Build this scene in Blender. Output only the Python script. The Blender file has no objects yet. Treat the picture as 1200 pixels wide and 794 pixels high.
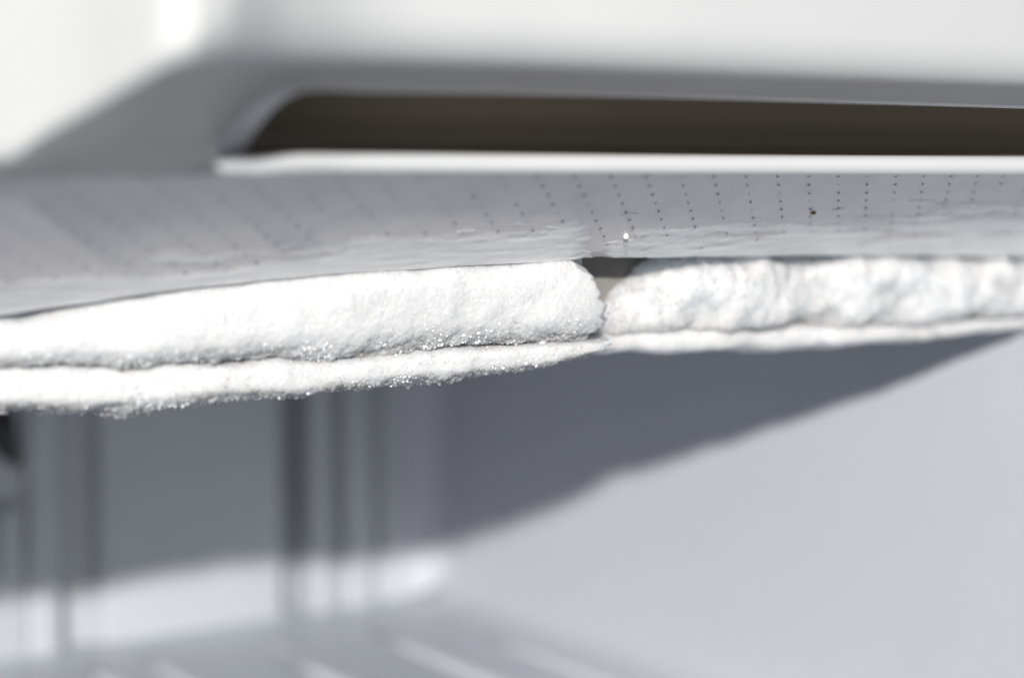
import bpy, bmesh, math, random
import numpy as np
from mathutils import Vector, Matrix

# ---------------------------------------------------------------- camera
# World axes follow the freezer box: +X along its front edge, +Y into it, +Z up.
# The camera stands at the origin, turned towards the far right corner.
scene = bpy.context.scene
FX = 2150.0                       # focal length in pixels of a 1200 px wide frame
YAW = math.radians(34.74)
PITCH = math.atan(197.0 / FX)
cam_data = bpy.data.cameras.new("camera")
cam = bpy.data.objects.new("camera", cam_data)
scene.collection.objects.link(cam)
cam_data.sensor_width = 36.0
cam_data.lens = 36.0 * FX / 1200.0
cam_data.clip_start = 0.01
cam_data.clip_end = 50.0
cam.rotation_euler = (math.radians(90) - PITCH, 0, -YAW)
cam_data.dof.use_dof = True
cam_data.dof.focus_distance = 0.497
cam_data.dof.aperture_fstop = 4.3
cam_data.dof.aperture_blades = 7
scene.camera = cam

# ---------------------------------------------------------------- light
world = bpy.data.worlds.new("World")
scene.world = world
world.use_nodes = True
world.node_tree.nodes["Background"].inputs[0].default_value = (0.79, 0.885, 1.0, 1)
world.node_tree.nodes["Background"].inputs[1].default_value = 0.25

LAMP_AZ = math.radians(37)        # lamp stands behind and above the camera
LAMP_SLOPE = 0.287
LAMP_DIST = 4.0
tgt = Vector((0.29, 0.41, -0.05))
key_data = bpy.data.lights.new("flash_lamp", 'AREA')
key_data.shape = 'DISK'
key_data.size = 0.11
key_data.energy = 284.0
key_data.color = (1.0, 0.985, 0.965)
key = bpy.data.objects.new("flash_lamp", key_data)
scene.collection.objects.link(key)
key.location = tgt + Vector((-math.sin(LAMP_AZ) * LAMP_DIST, -math.cos(LAMP_AZ) * LAMP_DIST, LAMP_SLOPE * LAMP_DIST))
key.rotation_euler = (tgt - key.location).to_track_quat('-Z', 'Y').to_euler()

scene.view_settings.view_transform = 'Standard'
scene.view_settings.look = 'None'
scene.view_settings.exposure = 0.0
scene.view_settings.gamma = 1.0
scene.render.engine = 'CYCLES'
scene.cycles.use_denoising = True
scene.cycles.max_bounces = 10
scene.cycles.diffuse_bounces = 6

# ---------------------------------------------------------------- helpers
_right = np.array([math.cos(YAW), -math.sin(YAW), 0.0])
_fh = np.array([math.sin(YAW), math.cos(YAW), 0.0])
_fwd = _fh * math.cos(PITCH) + np.array([0, 0, -math.sin(PITCH)])
_up = np.cross(_right, _fwd)

def ray(x, y):
    """direction through a point of the photograph, scaled to 1 horizontally forward"""
    d = _right * ((x - 600.0) / FX) + _up * ((397.0 - y) / FX) + _fwd
    return d / float(d @ _fh)

def P(x, y, t):
    return ray(x, y) * t

YL = 0.350           # where the dotted panel starts
SLOPE = 0.42        # it dips into the freezer
def on_panel(x, y):
    d = ray(x, y)
    t = SLOPE * YL / (d[2] + SLOPE * d[1])
    return d * t
def t_panel(x, y):
    d = ray(x, y)
    return SLOPE * YL / (d[2] + SLOPE * d[1])
def on_y(x, y, Y):
    d = ray(x, y); return d * (Y / d[1])
def on_x(x, y, X):
    d = ray(x, y); return d * (X / d[0])

def interp(pts, x):
    pts = np.array(pts, float)
    # smooth (Catmull-Rom like) interpolation
    xs, ys = pts[:, 0], pts[:, 1]
    m = np.gradient(ys, xs)
    x = np.clip(np.asarray(x, float), xs[0], xs[-1])
    i = np.clip(np.searchsorted(xs, x) - 1, 0, len(xs) - 2)
    h = xs[i + 1] - xs[i]; s = (x - xs[i]) / h
    return ((2*s**3-3*s**2+1)*ys[i] + (s**3-2*s**2+s)*h*m[i] + (-2*s**3+3*s**2)*ys[i+1] + (s**3-s**2)*h*m[i+1])

_rng = np.random.RandomState(7)
_perm = _rng.permutation(512)
_perm = np.concatenate([_perm, _perm, _perm])
_grad = _rng.normal(size=(512, 3)); _grad /= np.linalg.norm(_grad, axis=1)[:, None]
def noise(p, scale, seed=0):
    """gradient noise, about -1..1; scale is the feature size in metres"""
    q = p / scale + seed * 17.31 + 100.0
    i = np.floor(q).astype(int); f = q - i
    u = f * f * f * (f * (f * 6 - 15) + 10)
    i &= 511
    out = 0
    for dx in (0, 1):
        for dy in (0, 1):
            for dz in (0, 1):
                h = _perm[_perm[_perm[(i[:, 0] + dx) & 511] + ((i[:, 1] + dy) & 511)] + ((i[:, 2] + dz) & 511)]
                g = _grad[h]
                w = (u[:, 0] if dx else 1 - u[:, 0]) * (u[:, 1] if dy else 1 - u[:, 1]) * (u[:, 2] if dz else 1 - u[:, 2])
                out = out + w * (g[:, 0] * (f[:, 0] - dx) + g[:, 1] * (f[:, 1] - dy) + g[:, 2] * (f[:, 2] - dz))
    return out * 1.6

def cells(p, scale, seed=0):
    """distance to the nearest of scattered points, 0 at a point to about 1 (rounded grains)"""
    q = p / scale + seed * 9.7 + 200.0
    i = np.floor(q).astype(int)
    best = np.full(len(p), 9.0)
    for dx in (-1, 0, 1):
        for dy in (-1, 0, 1):
            for dz in (-1, 0, 1):
                c = i + np.array([dx, dy, dz])
                h = _perm[_perm[_perm[c[:, 0] & 511] + (c[:, 1] & 511)] + (c[:, 2] & 511)]
                pt = c + _grad[h] * 0.32 + 0.5
                d = ((q - pt) ** 2).sum(1)
                best = np.minimum(best, d)
    return np.sqrt(best)

def link(name, me, mat=None, parent=None):
    o = bpy.data.objects.new(name, me)
    scene.collection.objects.link(o)
    if mat is not None:
        me.materials.clear(); me.materials.append(mat)
    if parent is not None:
        o.parent = parent
    return o

def mesh(name, verts, faces, smooth=True):
    me = bpy.data.meshes.new(name)
    me.from_pydata([tuple(v) for v in verts], [], [tuple(f) for f in faces])
    if smooth:
        me.polygons.foreach_set("use_smooth", [True] * len(me.polygons))
    me.update()
    return me

def grid_mesh(name, V, smooth=True):
    """V: (n, m, 3) array of points -> quads"""
    n, m = V.shape[:2]
    me = bpy.data.meshes.new(name)
    idx = np.arange(n * m).reshape(n, m)
    F = np.stack([idx[:-1, :-1], idx[1:, :-1], idx[1:, 1:], idx[:-1, 1:]], -1).reshape(-1, 4)
    me.vertices.add(n * m); me.vertices.foreach_set("co", V.reshape(-1).astype(np.float32))
    me.loops.add(F.size); me.loops.foreach_set("vertex_index", F.reshape(-1).astype(np.int32))
    me.polygons.add(len(F)); me.polygons.foreach_set("loop_start", np.arange(0, F.size, 4, dtype=np.int32))
    me.update(calc_edges=True)
    if smooth:
        me.polygons.foreach_set("use_smooth", np.ones(len(F), dtype=bool))
    me.validate(); me.update()
    return me

def grid_normals(V):
    du = np.gradient(V, axis=0); dv = np.gradient(V, axis=1)
    n = np.cross(du, dv)
    return n / (np.linalg.norm(n, axis=2)[..., None] + 1e-12)

def box_mesh(name, lo, hi, bevel=0.0, seg=3):
    bm = bmesh.new()
    bmesh.ops.create_cube(bm, size=1.0)
    for v in bm.verts:
        v.co = Vector([(lo[k] + hi[k]) / 2 + v.co[k] * (hi[k] - lo[k]) for k in range(3)])
    if bevel:
        bmesh.ops.bevel(bm, geom=list(bm.edges), offset=bevel, segments=seg, profile=0.5, affect='EDGES')
    me = bpy.data.meshes.new(name); bm.to_mesh(me); bm.free()
    if bevel:
        me.polygons.foreach_set("use_smooth", [True] * len(me.polygons))
    return me

def tube_mesh(name, path, radii, n=14, squash=1.0):
    """round bar through points; radii per point"""
    path = np.array(path); verts = []; faces = []
    tang = np.gradient(path, axis=0)
    for k, (p, r) in enumerate(zip(path, radii)):
        t = tang[k] / np.linalg.norm(tang[k])
        a = np.cross(t, [0, 0, 1.0]); a /= np.linalg.norm(a); b = np.cross(a, t)
        for j in range(n):
            w = 2 * math.pi * j / n
            verts.append(p + r * (a * math.cos(w) * squash + b * math.sin(w)))
    for k in range(len(path) - 1):
        for j in range(n):
            faces.append((k*n+j, k*n+(j+1) % n, (k+1)*n+(j+1) % n, (k+1)*n+j))
    faces.append(tuple(range(n))[::-1]); faces.append(tuple((len(path)-1)*n + j for j in range(n)))
    return mesh(name, verts, faces)

def tag(o, label, cat=None, group=None, kind=None):
    if label: o["label"] = label
    if cat: o["category"] = cat
    if group: o["group"] = group
    if kind: o["kind"] = kind
    return o

def empty(name, loc):
    o = bpy.data.objects.new(name, None); scene.collection.objects.link(o)
    o.empty_display_size = 0.01
    o.location = loc
    return o

def put(name, me, mat, root):
    """a part whose mesh is in world coordinates, under an Empty root"""
    me.transform(Matrix.Translation(-Vector(root.location)))
    return link(name, me, mat, root)

# ---------------------------------------------------------------- materials
def mat_base(name):
    m = bpy.data.materials.new(name); m.use_nodes = True
    nt = m.node_tree
    return m, nt, nt.nodes["Principled BSDF"]

def plastic(name, col, rough=0.4, mottle=0.04, mscale=25.0, bump=0.03, bscale=900.0, spec=0.5, wear=None):
    m, nt, b = mat_base(name)
    tc = nt.nodes.new("ShaderNodeTexCoord")
    n1 = nt.nodes.new("ShaderNodeTexNoise"); n1.inputs["Scale"].default_value = mscale; n1.inputs["Detail"].default_value = 5
    nt.links.new(tc.outputs["Object"], n1.inputs["Vector"])
    mr = nt.nodes.new("ShaderNodeMapRange")
    mr.inputs["From Min"].default_value = 0.3; mr.inputs["From Max"].default_value = 0.7
    mr.inputs["To Min"].default_value = 1 - mottle; mr.inputs["To Max"].default_value = 1 + mottle
    nt.links.new(n1.outputs["Fac"], mr.inputs["Value"])
    mx = nt.nodes.new("ShaderNodeVectorMath"); mx.operation = 'SCALE'
    mx.inputs[0].default_value = col
    nt.links.new(mr.outputs["Result"], mx.inputs["Scale"])
    nt.links.new(mx.outputs["Vector"], b.inputs["Base Color"])
    n2 = nt.nodes.new("ShaderNodeTexNoise"); n2.inputs["Scale"].default_value = mscale * 3
    nt.links.new(tc.outputs["Object"], n2.inputs["Vector"])
    rr = nt.nodes.new("ShaderNodeMapRange")
    rr.inputs["To Min"].default_value = max(0.05, rough - 0.12); rr.inputs["To Max"].default_value = rough + 0.12
    nt.links.new(n2.outputs["Fac"], rr.inputs["Value"]); nt.links.new(rr.outputs["Result"], b.inputs["Roughness"])
    n3 = nt.nodes.new("ShaderNodeTexNoise"); n3.inputs["Scale"].default_value = bscale; n3.inputs["Detail"].default_value = 3
    nt.links.new(tc.outputs["Object"], n3.inputs["Vector"])
    bp = nt.nodes.new("ShaderNodeBump"); bp.inputs["Strength"].default_value = bump; bp.inputs["Distance"].default_value = 0.0006
    nt.links.new(n3.outputs["Fac"], bp.inputs["Height"]); nt.links.new(bp.outputs["Normal"], b.inputs["Normal"])
    b.inputs["Specular IOR Level"].default_value = spec
    return m

def frost_mat(name, col=(0.93, 0.94, 0.96), sss=0.75, radius=0.004, rough=0.55, bump=0.35):
    m, nt, b = mat_base(name)
    tc = nt.nodes.new("ShaderNodeTexCoord")
    b.inputs["Base Color"].default_value = (*col, 1)
    b.inputs["Subsurface Weight"].default_value = sss
    b.inputs["Subsurface Radius"].default_value = (0.9, 1.0, 1.1)
    b.inputs["Subsurface Scale"].default_value = radius
    b.inputs["IOR"].default_value = 1.31
    v = nt.nodes.new("ShaderNodeTexVoronoi"); v.inputs["Scale"].default_value = 1500
    n = nt.nodes.new("ShaderNodeTexNoise"); n.inputs["Scale"].default_value = 1100; n.inputs["Detail"].default_value = 4
    for q in (v, n): nt.links.new(tc.outputs["Object"], q.inputs["Vector"])
    ad = nt.nodes.new("ShaderNodeMath"); ad.operation = 'ADD'
    nt.links.new(v.outputs["Distance"], ad.inputs[0]); nt.links.new(n.outputs["Fac"], ad.inputs[1])
    bp = nt.nodes.new("ShaderNodeBump"); bp.inputs["Strength"].default_value = bump; bp.inputs["Distance"].default_value = 0.0005
    nt.links.new(ad.outputs[0], bp.inputs["Height"]); nt.links.new(bp.outputs["Normal"], b.inputs["Normal"])
    cr = nt.nodes.new("ShaderNodeMapRange"); cr.inputs["To Min"].default_value = rough - 0.3; cr.inputs["To Max"].default_value = rough + 0.25
    nt.links.new(n.outputs["Fac"], cr.inputs["Value"]); nt.links.new(cr.outputs["Result"], b.inputs["Roughness"])
    return m

def ice_mat(name, col, trans, rough, sss=0.3):
    m, nt, b = mat_base(name)
    b.inputs["Base Color"].default_value = (*col, 1)
    b.inputs["Transmission Weight"].default_value = trans
    b.inputs["Roughness"].default_value = rough
    b.inputs["IOR"].default_value = 1.31
    b.inputs["Subsurface Weight"].default_value = sss
    b.inputs["Subsurface Scale"].default_value = 0.002
    return m

M_liner = plastic("liner_white_plastic", (0.515, 0.528, 0.565), 0.45, 0.025, 8.0, 0.05)
M_back = plastic("back_panel_plastic", (0.495, 0.515, 0.54), 0.45, 0.03, 12.0, 0.05)
M_floor = plastic("floor_grey_plastic", (0.57, 0.595, 0.64), 0.4, 0.04, 10.0, 0.06)
M_channel = plastic("channel_grey_plastic", (0.47, 0.49, 0.51), 0.5, 0.03, 12.0)
M_rib = plastic("rib_highlight_plastic", (0.70, 0.715, 0.74), 0.35, 0.03, 12.0)  # paler than the floor: the ribs' highlights are put into the colour
M_trim = plastic("trim_white_plastic", (0.55, 0.55, 0.545), 0.42, 0.02, 10.0, 0.04)
M_housing = plastic("housing_grey_plastic", (0.50, 0.475, 0.465), 0.42, 0.05, 20.0, 0.05)
M_lip = plastic("lip_light_plastic", (0.60, 0.60, 0.605), 0.35, 0.02, 20.0, 0.03)
M_cavity = plastic("slot_dark_brown", (0.40, 0.35, 0.285), 0.6, 0.02, 30.0, 0.05)
M_panel = plastic("dotted_panel_grey", (0.79, 0.745, 0.755), 0.33, 0.05, 30.0, 0.10, 500.0)
M_hole = plastic("pinhole_dark", (0.30, 0.30, 0.32), 0.7, 0.1)  # dark inside of the holes put into the colour of shallow raised discs
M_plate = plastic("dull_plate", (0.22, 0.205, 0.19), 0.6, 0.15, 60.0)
M_black = plastic("fitting_black", (0.015, 0.016, 0.018), 0.5, 0.1)
M_speck = plastic("brown_speck", (0.16, 0.10, 0.03), 0.7, 0.1)
M_frost = frost_mat("frost_near", (0.63, 0.628, 0.627), 0.8, 0.007, 0.6, 0.22)
M_frost2 = frost_mat("frost_wet", (0.70, 0.70, 0.702), 1.0, 0.015, 0.5, 0.15)
M_crystal = ice_mat("ice_crystal", (0.52, 0.52, 0.525), 0.15, 0.10, 0.0)
M_ice_shine = ice_mat("ice_film", (0.93, 0.91, 0.905), 0.0, 0.35, 0.0)  # near-white stands in for light reflected by streaks and the bead's glint
def add_cover(m):
    """thin ice takes the panel's colour, thick ice is white: cover follows the ice thickness stored on the mesh"""
    nt = m.node_tree; b = nt.nodes["Principled BSDF"]
    at = nt.nodes.new("ShaderNodeAttribute"); at.attribute_name = "cover"
    mx = nt.nodes.new("ShaderNodeMix"); mx.data_type = 'RGBA'
    mx.inputs["A"].default_value = (0.79, 0.745, 0.755, 1); mx.inputs["B"].default_value = b.inputs["Base Color"].default_value
    nt.links.new(at.outputs["Fac"], mx.inputs["Factor"]); nt.links.new(mx.outputs["Result"], b.inputs["Base Color"])
M_skin = ice_mat("ice_skin", (0.97, 0.955, 0.95), 0.0, 0.25, 0.0); add_cover(M_skin)
M_glint = ice_mat("ice_glint", (0.85, 0.86, 0.88), 0.0, 0.12, 0.0); M_glint.node_tree.nodes["Principled BSDF"].inputs["IOR"].default_value = 1.8
M_hoar, _nt, _b = mat_base("hoar_needles")
_b.inputs["Base Color"].default_value = (0.80, 0.80, 0.80, 1); _b.inputs["Roughness"].default_value = 0.35
_tr = _nt.nodes.new("ShaderNodeBsdfTranslucent"); _tr.inputs["Color"].default_value = (0.85, 0.85, 0.85, 1)
_mx = _nt.nodes.new("ShaderNodeMixShader"); _mx.inputs[0].default_value = 0.55
_nt.links.new(_b.outputs[0], _mx.inputs[1]); _nt.links.new(_tr.outputs[0], _mx.inputs[2])
_nt.links.new(_mx.outputs[0], _nt.nodes["Material Output"].inputs["Surface"])
M_drop = ice_mat("ice_bead", (0.97, 0.98, 1.0), 0.8, 0.02, 0.0)

# ---------------------------------------------------------------- the freezer box
XW, YB, ZF = 0.53, 0.841, -0.231
XL = -0.16
# right wall with a coved foot, one sheet of real thickness
prof = [(XW, 0.02)] + [(XW, z) for z in np.linspace(-0.01, ZF + 0.016, 12)]
R = 0.016
for a in np.linspace(0, math.pi / 2, 9)[1:]:
    prof.append((XW - R + R * math.cos(a), ZF + R - R * math.sin(a)))
ys = np.linspace(0.36, YB, 24)
V = np.array([[(px, y, pz) for (px, pz) in prof] for y in ys])
me = grid_mesh("wall_right", V)
wr = link("wall_right", me, M_liner); wr["kind"] = "structure"
sm = wr.modifiers.new("thickness", 'SOLIDIFY'); sm.thickness = 0.01; sm.offset = 1 if False else -1
tag(wr, "pale plastic side wall of the freezer, half in shadow")

cv = [[(XW - 0.02 + 0.02 * math.sin(a), YB - 0.02 + 0.02 * math.cos(a), z) for a in np.linspace(-0.12, math.pi / 2 + 0.12, 14)] for z in (ZF + 0.001, -0.12, 0.0)]
link("corner_cove", grid_mesh("corner_cove", np.array(cv)), M_liner, wr)
wb = link("wall_back", box_mesh("wall_back", (XL, YB + 0.03, ZF - 0.01), (XW + 0.02, YB + 0.04, 0.03)), M_back)
tag(wb, "pale plastic back wall of the freezer with upright ribs", kind="structure")
def back_x(x):            # X on the back wall under a column of the photograph
    return on_y(x, 600, YB)[0]
def back_piece(name, xa, xb, proud, bevel):
    A, B = back_x(xa), back_x(xb)
    link(name, box_mesh(name, (A, YB - proud, ZF - 0.008), (B, YB + 0.031, 0.025), bevel, 3), M_back, wb)
back_piece("panel", 119, 333, 0.0, 0.004)
back_piece("rib", 364, 387, 0.003, 0.003)
back_piece("rib", 403, 436, 0.003, 0.003)
back_piece("panel", 449, 520, 0.0, 0.004)
back_piece("rib", 30, 71, 0.002, 0.004)
back_piece("panel", -420, 29, 0.0, 0.002)
link("channel", box_mesh("channel", (back_x(72), YB + 0.010, ZF), (back_x(119), YB + 0.03, 0.02)), M_channel, wb)
link("channel", box_mesh("channel", (back_x(436), YB + 0.006, ZF), (back_x(449), YB + 0.03, 0.02)), M_back, wb)
link("channel", box_mesh("channel", (back_x(387), YB + 0.007, ZF), (back_x(403), YB + 0.03, 0.02)), M_back, wb)
link("channel", box_mesh("channel", (back_x(333), YB + 0.022, ZF), (back_x(364), YB + 0.03, 0.02)), M_back, wb)

fl = link("floor", box_mesh("floor", (XL, 0.40, ZF - 0.02), (XW, YB + 0.03, ZF)), M_floor)
tag(fl, "grey ribbed plastic floor of the freezer", kind="structure")
def floor_rib(x, y, length, r):
    d = ray(x, y); p = d * (ZF / d[2])
    n = 9; path = [(p[0], p[1] - length * k / (n - 1.0), ZF + 0.0003) for k in range(n)]
    link("rib", tube_mesh("rib", path, [r * q for q in (0.15, 0.7, 0.95, 1, 1, 1, 1, 1, 0.8)], 12, 2.4), M_rib, fl)
for (x, y, ln, r_) in ((332, 766, 0.30, 0.0034), (432, 738, 0.34, 0.0026), (305, 748, 0.2, 0.0012), (100, 778, 0.25, 0.0034), (165, 768, 0.22, 0.0018), (560, 742, 0.3, 0.0016), (30, 792, 0.2, 0.003)):
    floor_rib(x, y, ln, r_)

wl = link("wall_left", box_mesh("wall_left", (XL - 0.01, 0.36, ZF - 0.02), (XL, YB + 0.04, 0.03)), M_liner)
tag(wl, "pale plastic wall closing the freezer on the left", kind="structure")
ce = link("ceiling", box_mesh("ceiling", (XL, 0.452, -0.034), (XW, YB + 0.03, -0.026)), M_liner)
tag(ce, "plain plastic ceiling inside the freezer behind the frost", kind="structure")

# black fitting at the far left of the back wall
fit = empty("wall_clip", on_y(4, 545, YB - 0.002))
pts = [on_y(-14, 486, YB - 0.014), on_y(-4, 500, YB - 0.014), on_y(8, 522, YB - 0.012), on_y(20, 545, YB - 0.008)]
put("clip_arm", tube_mesh("clip_arm", pts, [0.011, 0.010, 0.006, 0.002], 12), M_black, fit)
put("clip_stem", box_mesh("clip_stem", tuple(on_y(3, 680, YB - 0.010)), tuple(on_y(14, 590, YB + 0.003)), 0.0015), M_back, fit)
tag(fit, "small black fitting on the back wall at the left edge", "clip")

# ---------------------------------------------------------------- vent housing with the long slot
E_y = [(-420, 20), (-250, 30), (-160, 60), (-100, 125), (-60, 165), (-30, 184), (0, 193), (60, 160), (120, 126), (165, 99), (195, 83), (220, 76), (260, 74), (320, 75), (600, 82), (900, 92), (1200, 102), (1500, 112)]  # left of view the edge rises, shaped to let lamp light reach the frost
E_t = [(-420, .380), (-200, .365), (-60, .3515), (0, .3445), (50, .3385), (100, .332), (150, .3245), (195, .3190), (225, .3195), (255, .3235), (320, .335), (400, .350), (600, .374), (800, .3957), (1000, .4233), (1200, .4573), (1500, .521)]
T_y = [(246, 184), (250, 177), (258, 166), (272, 149), (290, 131), (310, 116), (335, 106), (365, 103), (420, 104), (600, 107), (800, 112), (1000, 118), (1200, 124), (1500, 133)]
B_y = [(-420, 206), (150, 204), (210, 198), (235, 189), (246, 184), (300, 184), (350, 181), (400, 181), (600, 182), (1200, 184), (1500, 185)]
L_y = [(-420, 214), (0, 209), (140, 208), (250, 204), (600, 203), (1200, 203), (1500, 203)]
cols = np.unique(np.concatenate([np.linspace(-420, 240, 40), np.linspace(246, 270, 14), np.linspace(270, 370, 30), np.linspace(370, 1460, 70)]))
def tE(x): return float(interp(E_t, x)) * (1.018 if x > 330 else 1.0 + 0.018 * max(0, x - 230) / 100.0)
def tL(x): return float(t_panel(x, float(interp(L_y, x))))
def tT(x): return tE(x) + 0.55 * (tL(x) - tE(x))
def tB(x): return tE(x) + (0.86 if x > 260 else 0.86 + 0.11 * min(1, (260 - x) / 60)) * (tL(x) - tE(x))
hs = empty("vent_housing", (0.2, 0.31, 0.005))
up, lowr = [], []
T_pts, B_pts = [], []
for x in cols:
    e = P(x, float(interp(E_y, x)), tE(x))
    b_ = P(x, float(interp(B_y, x)), tB(x))
    if x <= 246:
        t_ = b_.copy()
    else:
        t_ = P(x, float(interp(T_y, x)), tT(x) if x > 370 else tB(x) + (tT(x) - tB(x)) * ((x - 246) / 124.0) ** .7)
        T_pts.append(t_); B_pts.append(b_)
    l_ = P(x, float(interp(L_y, x)), tL(x) + 0.0005)
    up.append([e + (t_ - e) * s + np.array([0, 0, 0.0012]) * math.sin(math.pi * s) for s in np.linspace(0, 1, 8)])
    lowr.append([b_ + (l_ - b_) * s for s in np.linspace(0, 1, 5)])
put("soffit", grid_mesh("soffit", np.array(up)), M_housing, hs)
put("lower_web", grid_mesh("lower_web", np.array(lowr)), M_housing, hs)
# the cavity behind the slot: roof, floor, back
T_pts, B_pts = np.array(T_pts), np.array(B_pts)
inn = np.array([0.0, 0.03, 0.002])
xs_slot = [x for x in cols if x > 246]
T2, B2 = [], []
for x, a, b in zip(xs_slot, T_pts, B_pts):
    f = 0.06 + 0.94 * max(0.0, 1 - (x - 246) / 130.0) ** 0.8
    T2.append(P(x + 34 * f, float(interp(T_y, x)) + 3.5, float(_fh @ a) + 0.002 + 0.006 * f))
    B2.append(P(x + 34 * f, float(interp(B_y, x)) + 0.5, float(_fh @ b) + 0.002 + 0.006 * f))
T2, B2 = np.array(T2), np.array(B2)
put("slot_sill", grid_mesh("slot_sill", np.stack([B_pts + (B2 - B_pts) * q for q in np.linspace(0, 1, 4)], 1)), M_housing, hs)
put("slot_bevel", grid_mesh("slot_bevel", np.stack([T_pts + (T2 - T_pts) * q for q in np.linspace(0, 1, 6)], 1)), M_panel, hs)
cav = []
for a, b in zip(T2, B2):
    g = np.array([0.0, 0.0004, 0.0])
    row = [a + g, a + inn * 0.5, a + inn] + [a + inn + (b - a) * s for s in (0.33, 0.66)] + [b + inn, b + inn * 0.5, b + g]
    cav.append(row)
put("slot_recess", grid_mesh("slot_recess", np.array(cav)), M_cavity, hs)
# light rim along the upper edge of the slot and the bright bar along the lower edge
lip_path, lip_rad = [], []
for x in np.concatenate([np.linspace(252, 330, 16), np.linspace(340, 1460, 60)]):
    q = min(1.0, (x - 252) / 34.0)
    lip_path.append(P(x, float(interp(B_y, x)) + 10.5 + (1 - q) * 2, tB(x) - 0.004 * max(0.0, 1 - (x - 252) / 150.0) + 0.0008))
    lip_rad.append((0.0005 + 0.0016 * math.sqrt(1 - (1 - q) ** 2)) * tB(x) / 0.39)
put("lip", tube_mesh("lip", lip_path, lip_rad, 18), M_lip, hs)
tag(hs, "grey plastic vent housing with a long dark slot and bright lower lip", "vent")

# ---------------------------------------------------------------- white front trim above it
tr = []
for x in np.unique(np.concatenate([np.linspace(-420, 0, 16), np.linspace(0, 330, 60), np.linspace(330, 1460, 50)])):
    e = P(x, float(interp(E_y, x)), tE(x))
    dcam = -e.copy(); dcam[2] = 0; dcam /= np.linalg.norm(dcam)
    r = 0.0045 + 0.006 * min(1.0, max(0.0, (x - 215) / 60.0))
    row = [e + np.array([0, 0.004, 0.004]), e + np.array([0, 0.001, 0.0004])]
    for a in np.linspace(0, math.pi / 2, 9):
        row.append(e + dcam * (r * math.sin(a)) + np.array([0, 0, r * (1 - math.cos(a))]))
    for h in (0.012, 0.02, 0.035, 0.05, 0.07):
        row.append(e * np.array([1, 1, 0]) + dcam * (r + h * 0.06) + np.array([0, 0, e[2] + r + h]))
    row.append(row[-1] - dcam * 0.02 + np.array([0, 0, .004]))
    tr.append(row)
trim = link("front_trim", grid_mesh("front_trim", np.array(tr)), M_trim)
tag(trim, "glossy white plastic front trim with a slanted left corner above the slot", "trim")

# ---------------------------------------------------------------- dotted panel
topL = [(-420, 400), (-100, 378), (0, 367), (50, 359), (100, 352), (200, 338), (300, 327), (400, 318), (500, 312), (600, 306), (690, 301), (760, 299.5), (850, 298), (1000, 297), (1200, 299), (1330, 301)]
pn = empty("dotted_panel", on_panel(700, 260))
cols = np.linspace(-420, 1330, 160)
rows = []
for x in cols:
    a = P(x, float(interp(L_y, x)) - 0.5, tL(x))
    b = on_panel(x, float(interp(topL, x)))
    rr = [a + (b - a) * s for s in np.linspace(0, 1, 14)]
    rr += [b + np.array([0, 0.0006, 0.0006]), b + np.array([0, 0.0004, 0.0022]), a + np.array([0, 0.0, 0.003])]
    rows.append(rr)
r0 = np.array(rows[0])
rows = [r0 + np.array([-0.155 - r0[:, 0].max(), 0, 0])] + rows  # unseen run to the left, added to block the lamp
put("sheet", grid_mesh("sheet", np.array(rows)), M_panel, pn)
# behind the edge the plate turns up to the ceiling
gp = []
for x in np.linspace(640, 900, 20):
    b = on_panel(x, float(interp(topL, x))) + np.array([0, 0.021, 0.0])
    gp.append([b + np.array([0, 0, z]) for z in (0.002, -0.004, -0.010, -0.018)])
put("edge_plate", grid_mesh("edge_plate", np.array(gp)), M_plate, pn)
# pinholes: centred square pattern, rows read along the diagonal
hv, hf = [], []
px_, py_ = 0.01093, 0.0109
nrm = np.array([0, -SLOPE, -1.0]); nrm /= np.linalg.norm(nrm)
tx = np.array([1.0, 0, 0]); ty = np.cross(nrm, tx)
rnd = random.Random(3)
for i in range(-20, 42):
    for j in range(0, 26):
        X = 0.2525 + i * px_ + (px_ / 2 if j % 2 else 0)
        Y = YL + 0.0035 + j * py_ / 2
        Z = -SLOPE * (Y - YL)
        p = np.array([X, Y, Z])
        f = p @ _fh
        xi = 600 + FX * (p @ _right) / (p @ _fwd); yi = 397 - FX * (p @ _up) / (p @ _fwd)
        if not (-150 < xi < 1280) or yi > float(interp(topL, xi)) - 4: continue
        r = 0.00034 * rnd.choice((0.45, 0.8, 0.95, 1.0, 1.05, 1.1)) * rnd.uniform(0.9, 1.1)
        base = len(hv); n = 8
        for lv, rad in ((0.0001, 1.25), (0.00022, 1.0), (0.00004, 0.55)):
            for k in range(n):
                w = 2 * math.pi * k / n
                hv.append(p + nrm * lv + (tx * math.cos(w) + ty * math.sin(w)) * r * rad)
        hv.append(p + nrm * 0.00002); c = len(hv) - 1
        for lv in range(2):
            for k in range(n):
                hf.append((base+lv*n+k, base+lv*n+(k+1) % n, base+(lv+1)*n+(k+1) % n, base+(lv+1)*n+k))
        for k in range(n): hf.append((base+2*n+k, base+2*n+(k+1) % n, c))
o = put("pinholes", mesh("pinholes", hv, hf), M_hole, pn); o["kind"] = "stuff"
tag(pn, "grey plastic panel with rows of dark pinholes between slot and frost", "panel")

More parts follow.
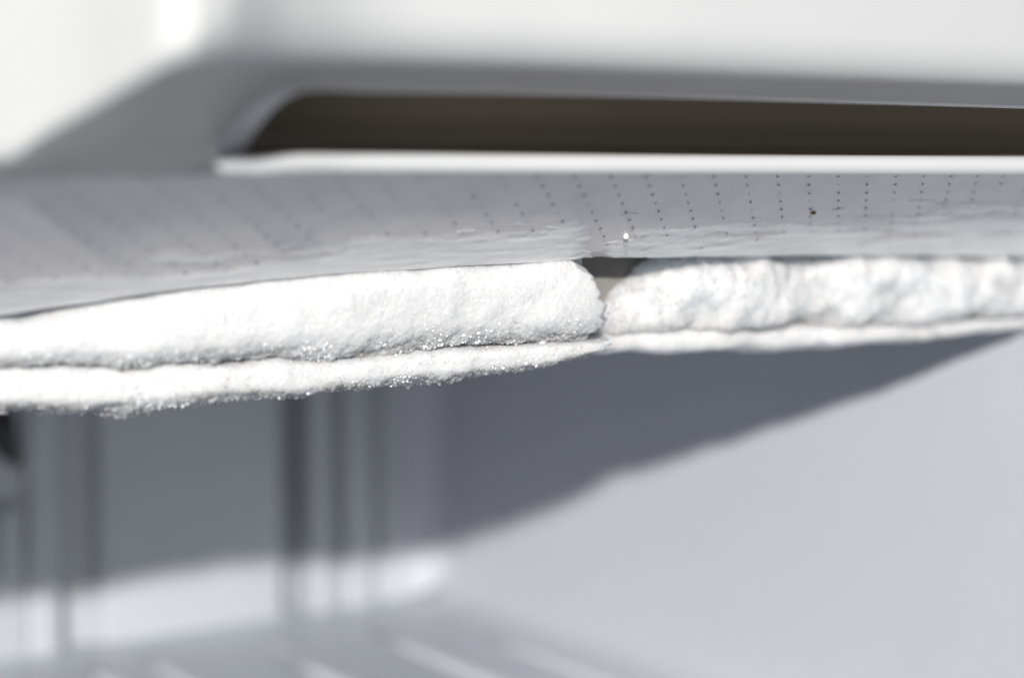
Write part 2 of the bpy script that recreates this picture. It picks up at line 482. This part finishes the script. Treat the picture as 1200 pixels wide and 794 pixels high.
# ---------------------------------------------------------------- frost
def frost(name, xs, ytop, ybot, tf, depth, mat, amps, n_exp=3.6, end_r=None, end_l=None, seed=0, nv=200, step=0.00028, ragged=0.0, ext=False, broken=0.0):
    """a crust of frost along the front: for each photograph column its top, bottom and distance"""
    x0, x1 = xs
    fine = np.linspace(x0, x1, 4000)
    T = tf(fine)
    C = np.stack([P(x, 350, t) * np.array([1, 1, 0]) for x, t in zip(fine[::20], T[::20])])
    L = np.concatenate([[0], np.cumsum(np.linalg.norm(np.diff(C, axis=0), axis=1))])
    nu = int(L[-1] / step)
    s = np.linspace(0, L[-1], nu)
    xx = np.interp(s, L, fine[::20])
    tt = tf(xx)
    yt, yb = interp(ytop, xx), interp(ybot, xx)
    # profile angles spaced by arc length
    ph = np.linspace(-math.pi / 2, math.pi / 2, 3000)
    sz = np.sign(np.sin(ph)) * np.abs(np.sin(ph)) ** (2 / n_exp)
    cy = np.abs(np.cos(ph)) ** (2 / n_exp)
    arc = np.concatenate([[0], np.cumsum(np.hypot(np.diff(sz) * 0.014, np.diff(cy) * depth))])
    u = np.linspace(0, arc[-1], nv)
    sz, cy = np.interp(u, arc, sz), np.interp(u, arc, cy)
    V = np.zeros((nu, nv, 3))
    for k in range(nu):
        pt, pb = P(xx[k], yt[k], tt[k]), P(xx[k], yb[k], tt[k])
        q = 1.0; qz = 1.0
        if end_r is not None and s[-1] - s[k] < end_r:
            q = min(q, (1 - (1 - (s[-1] - s[k]) / end_r) ** 3) ** (1 / 3.0))
            qz = q if not broken else (1 - (1 - (s[-1] - s[k]) / end_r) ** 9) ** (1 / 9.0)
        if end_l is not None and s[k] < end_l:
            q = min(q, (1 - (1 - s[k] / end_l) ** 3) ** (1 / 3.0)); qz = q
        mid = (pt + pb) / 2; h = (pt[2] - pb[2]) / 2
        back = mid + np.array([0.25, 0.968, 0]) * depth
        V[k] = back[None, :] + (mid - back)[None, :] * (cy[:, None] * (0.25 + 0.75 * q))
        V[k, :, 2] = mid[2] + h * qz * sz
    if broken:      # a snapped, uneven end
        w = np.clip(1 - (s[-1] - s) / 0.018, 0, 1)
        pz = np.stack([np.zeros(nu * nv), V[..., 1].ravel() * 0.6, V[..., 2].ravel()], 1)
        k = (noise(pz, 0.009, 31) + 0.6 * noise(pz, 0.0035, 33) + 0.35 * (0.5 - cells(pz, 0.002, 35))).reshape(nu, nv)
        V[..., 0] += w[:, None] * (broken * k - 0.0012 * sz[None, :])
    if ext:         # carry the crust on out of view, added to block lamp light at left
        xs_e = np.arange(-0.155, V[0, :, 0].min() - 0.001, 0.0012)
        E_ = np.repeat(V[:1], len(xs_e), axis=0)
        E_[..., 0] += (xs_e - V[0, :, 0].min())[:, None]
        V = np.concatenate([E_, V], axis=0); nu = V.shape[0]
    N = grid_normals(V)
    # make the normals point at the camera
    if (N[nu // 2, nv // 2] @ V[nu // 2, nv // 2]) > 0: N = -N
    flat = V.reshape(-1, 3); d = np.zeros(len(flat))
    for (kind, sc, amp) in amps:
        if kind == 'n': d += amp * noise(flat, sc, seed)
        elif kind == 'b': d += amp * (0.45 - np.abs(noise(flat, sc, seed + 3)) * 1.6)
        elif kind == 'c': d += amp * (0.55 - cells(flat, sc, seed + 5))
    # lower rim is more ragged
    if ragged:
        w = np.tile(np.clip((-sz - 0.55) / 0.3, 0, 1), nu)
        d += w * ragged * (0.7 * noise(flat, 0.004, seed + 9) + 0.5 * noise(flat, 0.0015, seed + 11) + 0.35 * noise(flat, 0.0008, seed + 12))
    V2 = (flat + N.reshape(-1, 3) * d[:, None]).reshape(V.shape)
    me = grid_mesh(name, V2)
    return me, V2, grid_normals(V2) * (1 if True else 1), sz

def crystals(name, V, weight, count, parent, length=(0.0003, 0.0010), seed=1, mat=None):
    """fine feathery hoar needles and flakes standing out of a frost surface"""
    rs = np.random.RandomState(seed)
    n, m = V.shape[:2]
    N = grid_normals(V)
    if (N[n // 2, m // 2] @ V[n // 2, m // 2]) > 0: N = -N
    w = np.tile(weight, n) * (0.15 + np.clip(0.5 + 1.4 * noise(V.reshape(-1, 3), 0.007, seed), 0, 1.5))
    w = w / w.sum()
    idx = rs.choice(n * m, size=count, p=w)
    c = V.reshape(-1, 3)[idx]
    dirn = N.reshape(-1, 3)[idx] + 0.75 * rs.normal(size=(count, 3)); dirn /= np.linalg.norm(dirn, axis=1)[:, None]
    a = np.cross(dirn, rs.normal(size=(count, 3))); a /= np.linalg.norm(a, axis=1)[:, None]
    b = np.cross(dirn, a)
    ln = (length[0] + (length[1] - length[0]) * rs.uniform(0, 1, (count, 1)) ** 2)
    wd = ln * rs.uniform(0.10, 0.45, (count, 1)); th = ln * rs.uniform(0.05, 0.2, (count, 1))
    base = c - dirn * ln * 0.35
    vv = np.stack([base + a * wd * 0.6, base - a * wd * 0.4 + b * th, base - a * wd * 0.5 - b * th,
                   c + dirn * ln * 0.7 + a * wd * 0.5, c + dirn * ln * 0.55 - a * wd * 0.4], 1)
    fc = np.array([(0, 1, 3), (1, 4, 3), (1, 2, 4), (2, 0, 3), (2, 3, 4)])
    me = bpy.data.meshes.new(name)
    verts = vv.reshape(-1, 3); F = (fc[None] + (np.arange(count) * 5)[:, None, None]).reshape(-1, 3)
    me.vertices.add(len(verts)); me.vertices.foreach_set("co", verts.reshape(-1).astype(np.float32))
    me.loops.add(F.size); me.loops.foreach_set("vertex_index", F.reshape(-1).astype(np.int32))
    me.polygons.add(len(F)); me.polygons.foreach_set("loop_start", np.arange(0, F.size, 3, dtype=np.int32))
    me.update(calc_edges=True); me.validate()
    o = put(name, me, mat or M_hoar, parent); o["kind"] = "stuff"
    return o

# distance of the panel's frost line
ctl = np.array([(x, t_panel(x, float(interp(topL, x)))) for x in np.linspace(-420, 1330, 60)])
def t_line(x): return np.interp(x, ctl[:, 0], ctl[:, 1])

# near left block, thick and snowy
botL = [(-420, 440), (-200, 436), (0, 437), (60, 437), (110, 438), (150, 440), (200, 432), (300, 427), (400, 424), (450, 418), (500, 416), (560, 412), (620, 410), (660, 408), (690, 403), (706, 396)]
topB = [(-420, 398), (-100, 377), (0, 369), (50, 362), (100, 350), (150, 339), (200, 329), (300, 316), (400, 307), (500, 300), (600, 294), (690, 291), (706, 294)]
snow = [('n', 0.030, 0.0014), ('n', 0.011, 0.0008), ('n', 0.0045, 0.00022), ('n', 0.0022, 0.00016), ('n', 0.0011, 0.00014), ('n', 0.0007, 0.00011)]
fb = empty("frost_block", P(350, 430, 0.47))
me, V, N, sz = frost("snow_crust", (-420, 707), topB, botL, lambda x: t_line(x) - 0.0015, 0.024, M_frost, snow, 3.1, end_r=0.0022, seed=1, ragged=0.0011, ext=True, broken=0.0055)
put("snow_crust", me, M_frost, fb)
crystals("hoar_needles", V, np.where(np.abs(sz) < 0.99, 0.03 + 1.0 * np.clip((-sz - 0.45) / 0.4, 0, 1), 0), 36000, fb, length=(0.0002, 0.0008), seed=4)
def glints(V, weight, count, parent, seed):
    rs = np.random.RandomState(seed); n, m = V.shape[:2]
    w = np.tile(weight, n) * np.clip(0.2 + 1.6 * noise(V.reshape(-1, 3), 0.012, seed), 0.02, 2); w /= w.sum()
    c = V.reshape(-1, 3)[rs.choice(n * m, size=count, p=w)]
    octa = np.array([(1, 0, 0), (-1, 0, 0), (0, 1, 0), (0, -1, 0), (0, 0, 1), (0, 0, -1)], float)
    fc = [(0, 2, 4), (2, 1, 4), (1, 3, 4), (3, 0, 4), (2, 0, 5), (1, 2, 5), (3, 1, 5), (0, 3, 5)]
    vs, fs_ = [], []
    for k in range(count):
        Q = np.linalg.qr(rs.normal(size=(3, 3)))[0]
        base = len(vs)
        vs += list((octa * rs.uniform(0.00025, 0.0006) * rs.uniform(0.5, 1.3, (1, 3))) @ Q + c[k])
        fs_ += [tuple(base + i for i in f) for f in fc]
    o = put("ice_glints", mesh("ice_glints", vs, fs_, smooth=False), M_glint, parent); o["kind"] = "stuff"
glints(V, np.where(np.abs(sz) < 0.99, 0.14 + 0.8 * np.clip((-sz - 0.3) / 0.4, 0, 1), 0), 1500, fb, 41)
tag(fb, "thick snow-white frost block in sharp focus ending in a ragged broken edge", "frost")

# lower ledge under it
botG = [(-420, 535), (-200, 506), (-60, 489), (0, 487), (60, 489), (110, 490), (150, 489), (200, 483), (250, 477), (300, 473), (340, 471), (400, 466), (450, 460), (500, 453), (550, 449), (600, 445), (640, 437), (680, 426), (706, 419), (740, 416)]  # left of view it hangs lower, shaped to drop the cast shadow
topG = [(-420, 425), (0, 422), (200, 420), (400, 412), (500, 404), (600, 399), (700, 394), (740, 392)]
fg = empty("frost_ledge", P(350, 470, 0.48))
me, V, N, sz = frost("snow_crust", (-420, 738), topG, botG, lambda x: t_line(x) + 0.0045, 0.03, M_frost, snow, 3.6, end_r=0.010, seed=2, ragged=0.0016, ext=True)
put("snow_crust", me, M_frost, fg)
crystals("hoar_needles", V, np.where(np.abs(sz) < 0.99, 0.06 + 1.4 * np.clip((-sz - 0.3) / 0.4, 0, 1), 0), 46000, fg, length=(0.0002, 0.0010), seed=5)
glints(V, np.where(np.abs(sz) < 0.99, 0.1 + 1.0 * np.clip((-sz - 0.3) / 0.4, 0, 1), 0), 1100, fg, 43)
tag(fg, "thin frost ledge with glinting grainy rim hanging below the thick frost block", "frost")

# right block, lumpy and further back
lump = [('n', 0.026, 0.0042), ('n', 0.012, 0.0026), ('n', 0.0055, 0.0010), ('n', 0.0027, 0.0004), ('n', 0.0013, 0.00025), ('n', 0.0008, 0.00015)]
topR = [(675, 366), (690, 360), (705, 353), (725, 341), (745, 331), (765, 320), (800, 303), (850, 296), (930, 290), (980, 294), (1010, 296), (1040, 292), (1100, 292), (1200, 295), (1290, 298)]
botR = [(675, 404), (690, 403), (705, 401), (750, 399), (850, 394), (950, 390), (1050, 385), (1090, 386), (1130, 384), (1200, 377), (1290, 370)]
rec = [(675, 0.018), (690, 0.018), (740, 0.017), (780, 0.012), (850, 0.009), (950, 0.008), (1040, 0.003), (1100, 0.000), (1290, 0.000)]
fr = empty("frost_block", P(950, 390, 0.58))
me, V, N, sz = frost("lumpy_crust", (676, 1262), topR, botR, lambda x: t_line(x) + interp(rec, x), 0.022, M_frost2, lump, 3.0, end_l=0.006, seed=6)
put("lumpy_crust", me, M_frost2, fr)
crystals("hoar_needles", V, np.where(np.abs(sz) < 0.99, 1.0, 0), 24000, fr, length=(0.0003, 0.0012), seed=7)
tag(fr, "lumpy wet-looking frost block against the side wall right of the broken edge", "frost")

topS = [(690, 388), (800, 384), (1000, 376), (1130, 372), (1290, 362)]
botS = [(690, 421), (730, 418), (760, 416), (800, 418), (850, 414), (900, 416), (940, 413), (1000, 410), (1050, 405), (1100, 400), (1150, 395), (1200, 390), (1290, 380)]
fs = empty("frost_ledge", P(950, 410, 0.59))
me, V, N, sz = frost("snow_crust", (676, 1262), topS, botS, lambda x: t_line(x) + interp(rec, x) * 0.5 + 0.0095, 0.03, M_frost2,
                     [('n', 0.02, 0.0013), ('n', 0.006, 0.0006), ('c', 0.003, 0.0004), ('n', 0.0016, 0.0002)], 3.4, end_l=0.01, seed=8, nv=130)
put("snow_crust", me, M_frost2, fs)
tag(fs, "smooth narrow frost ledge below the lumpy frost block beside the side wall", "frost")

# ---------------------------------------------------------------- thin ice film on the panel next to the frost
def film(name, x0, x1, edge, label, seed, nx=420, ny=70, thick=0.0003):
    """ice skin: a height field that dips into the panel where the ice ends, so its edge is ragged"""
    xs_ = np.linspace(x0, x1, nx)
    B = np.zeros((nx, ny, 3))
    for k, x in enumerate(xs_):
        yb = float(interp(topL, x)) + 0.5
        ya = float(interp(edge, x)) - 20
        for j, s in enumerate(np.linspace(0, 1, ny)):
            B[k, j] = on_panel(x, ya + (yb - ya) * s)
    s = np.tile(np.linspace(0, 1, ny), nx)
    flat = B.reshape(-1, 3)
    st = flat * np.array([0.45, 1.6, 1.0])
    frac = 14.0 / np.array([float(interp(topL, x)) + 0.5 - float(interp(edge, x)) + 20 for x in xs_])
    g = (s - np.repeat(frac, ny)) * 1.6
    h = g * 0.8 + 0.62 * noise(st, 0.018, seed) + 0.42 * noise(st, 0.0065, seed + 2) + 0.20 * noise(flat, 0.0022, seed + 4)
    e = np.clip(np.minimum(np.repeat((xs_ - x0) / (x1 - x0), ny), 1 - np.repeat((xs_ - x0) / (x1 - x0), ny)) * 14, 0, 1)
    h = np.minimum(h, e * 2 - 0.4 + 0.35 * noise(flat, 0.004, seed + 8))
    lift = np.where(h > 0, thick * (1 - np.exp(-h * 3)) + 0.0002 * h + 0.00016 * noise(st, 0.005, seed + 6) * np.clip(h * 3, 0, 1), h * 0.0008)
    lift = np.maximum(lift, -0.0005)
    V = (flat + nrm[None] * lift[:, None]).reshape(B.shape)
    fm = grid_mesh(name, V)
    at = fm.attributes.new("cover", 'FLOAT', 'POINT')
    at.data.foreach_set("value", np.clip(h * 3.0 + 0.25 * noise(st, 0.003, seed + 12), 0, 0.96).astype(np.float32))
    o = link(name, fm, M_skin)
    tag(o, label, "ice")
    return o
film("ice_film", -80, 700, [(-80, 350), (0, 340), (60, 324), (150, 312), (250, 300), (350, 290), (450, 282), (550, 274), (640, 268), (700, 272)],
     "thin grey-white ice skin smeared on the panel above the thick frost block", 11)
film("ice_film", 700, 1280, [(700, 296), (760, 280), (800, 276), (850, 270), (950, 272), (1020, 266), (1100, 259), (1200, 255), (1280, 252)],
     "thin grey-white ice skin on the panel above the lumpy frost block", 23)

# scratch-like streaks of ice and a bead, reflections and glint put into their white
def streak(xa, ya, xb, yb, r):
    a, b = on_panel(xa, ya), on_panel(xb, yb)
    path = [a + (b - a) * s + nrm * 0.0001 for s in np.linspace(0, 1, 9)]
    rad = [r * (0.25 + math.sin(math.pi * s) * (0.8 + 0.3 * math.sin(17 * s + xa))) for s in np.linspace(0, 1, 9)]
    t_ = (b - a) / np.linalg.norm(b - a); side = np.cross(nrm, t_)
    rr = random.Random(int(xa * 7))
    Vs = []
    for p, q in zip(path, rad):
        w = q * rr.uniform(1.0, 2.4)
        Vs.append([p + side * w * c + nrm * (0.00018 * (1 - c * c) - 0.00014) for c in np.linspace(-1, 1, 7)])
    o = link("ice_streak", grid_mesh("ice_streak", np.array(Vs)), M_ice_shine)
    return o
streaks = [
    (640, 266, 662, 268, 0.0004, "short ice streak on the panel left of the bright ice bead"),
    (728, 252, 748, 250, 0.0003, "faint ice streak just above the bright ice bead"),
    (870, 258, 892, 256, 0.0004, "short ice streak on the panel left of the brown speck"),
    (948, 262, 1040, 253, 0.00035, "long thin ice streak below the brown speck"),
    (1000, 261, 1058, 256, 0.0003, "faint ice streak below the long thin ice streak"),
    (1065, 236, 1098, 235, 0.0004, "high ice streak on the panel near its right end"),
    (975, 246, 990, 244, 0.0003, "tiny ice streak right of the brown speck"),
    (355, 283, 372, 279, 0.0005, "short ice streak above the left ice skin"),
    (535, 272, 556, 270, 0.0005, "short ice streak above the middle of the thick frost block"),
]
for (a, b, c, d, r, lab) in streaks:
    tag(streak(a, b, c, d, r), lab, "ice", "ice streaks on the dotted panel")

def blob(name, p, r, mat, seed, sq=(1, 1, 1)):
    bm = bmesh.new(); bmesh.ops.create_icosphere(bm, subdivisions=3, radius=1.0)
    co = np.array([v.co for v in bm.verts])
    k = 1 + 0.25 * noise(co, 0.9, seed)
    for v, f in zip(bm.verts, k): v.co = Vector((v.co.x * f * r * sq[0], v.co.y * f * r * sq[1], v.co.z * f * r * sq[2]))
    m_ = bpy.data.meshes.new(name); bm.to_mesh(m_); bm.free()
    m_.polygons.foreach_set("use_smooth", [True] * len(m_.polygons))
    o = link(name, m_, mat); o.location = p
    return o
tag(blob("ice_bead", on_panel(733, 275) + nrm * 0.0005, 0.0008, M_ice_shine, 3), "tiny ice bead with its glint painted white, hanging from the panel above the gap in the frost", "ice")
tag(blob("speck", on_panel(953, 249) + nrm * 0.0002, 0.0008, M_speck, 5, (1.4, 0.7, 0.5)), "tiny brown speck on the dotted panel", "speck")
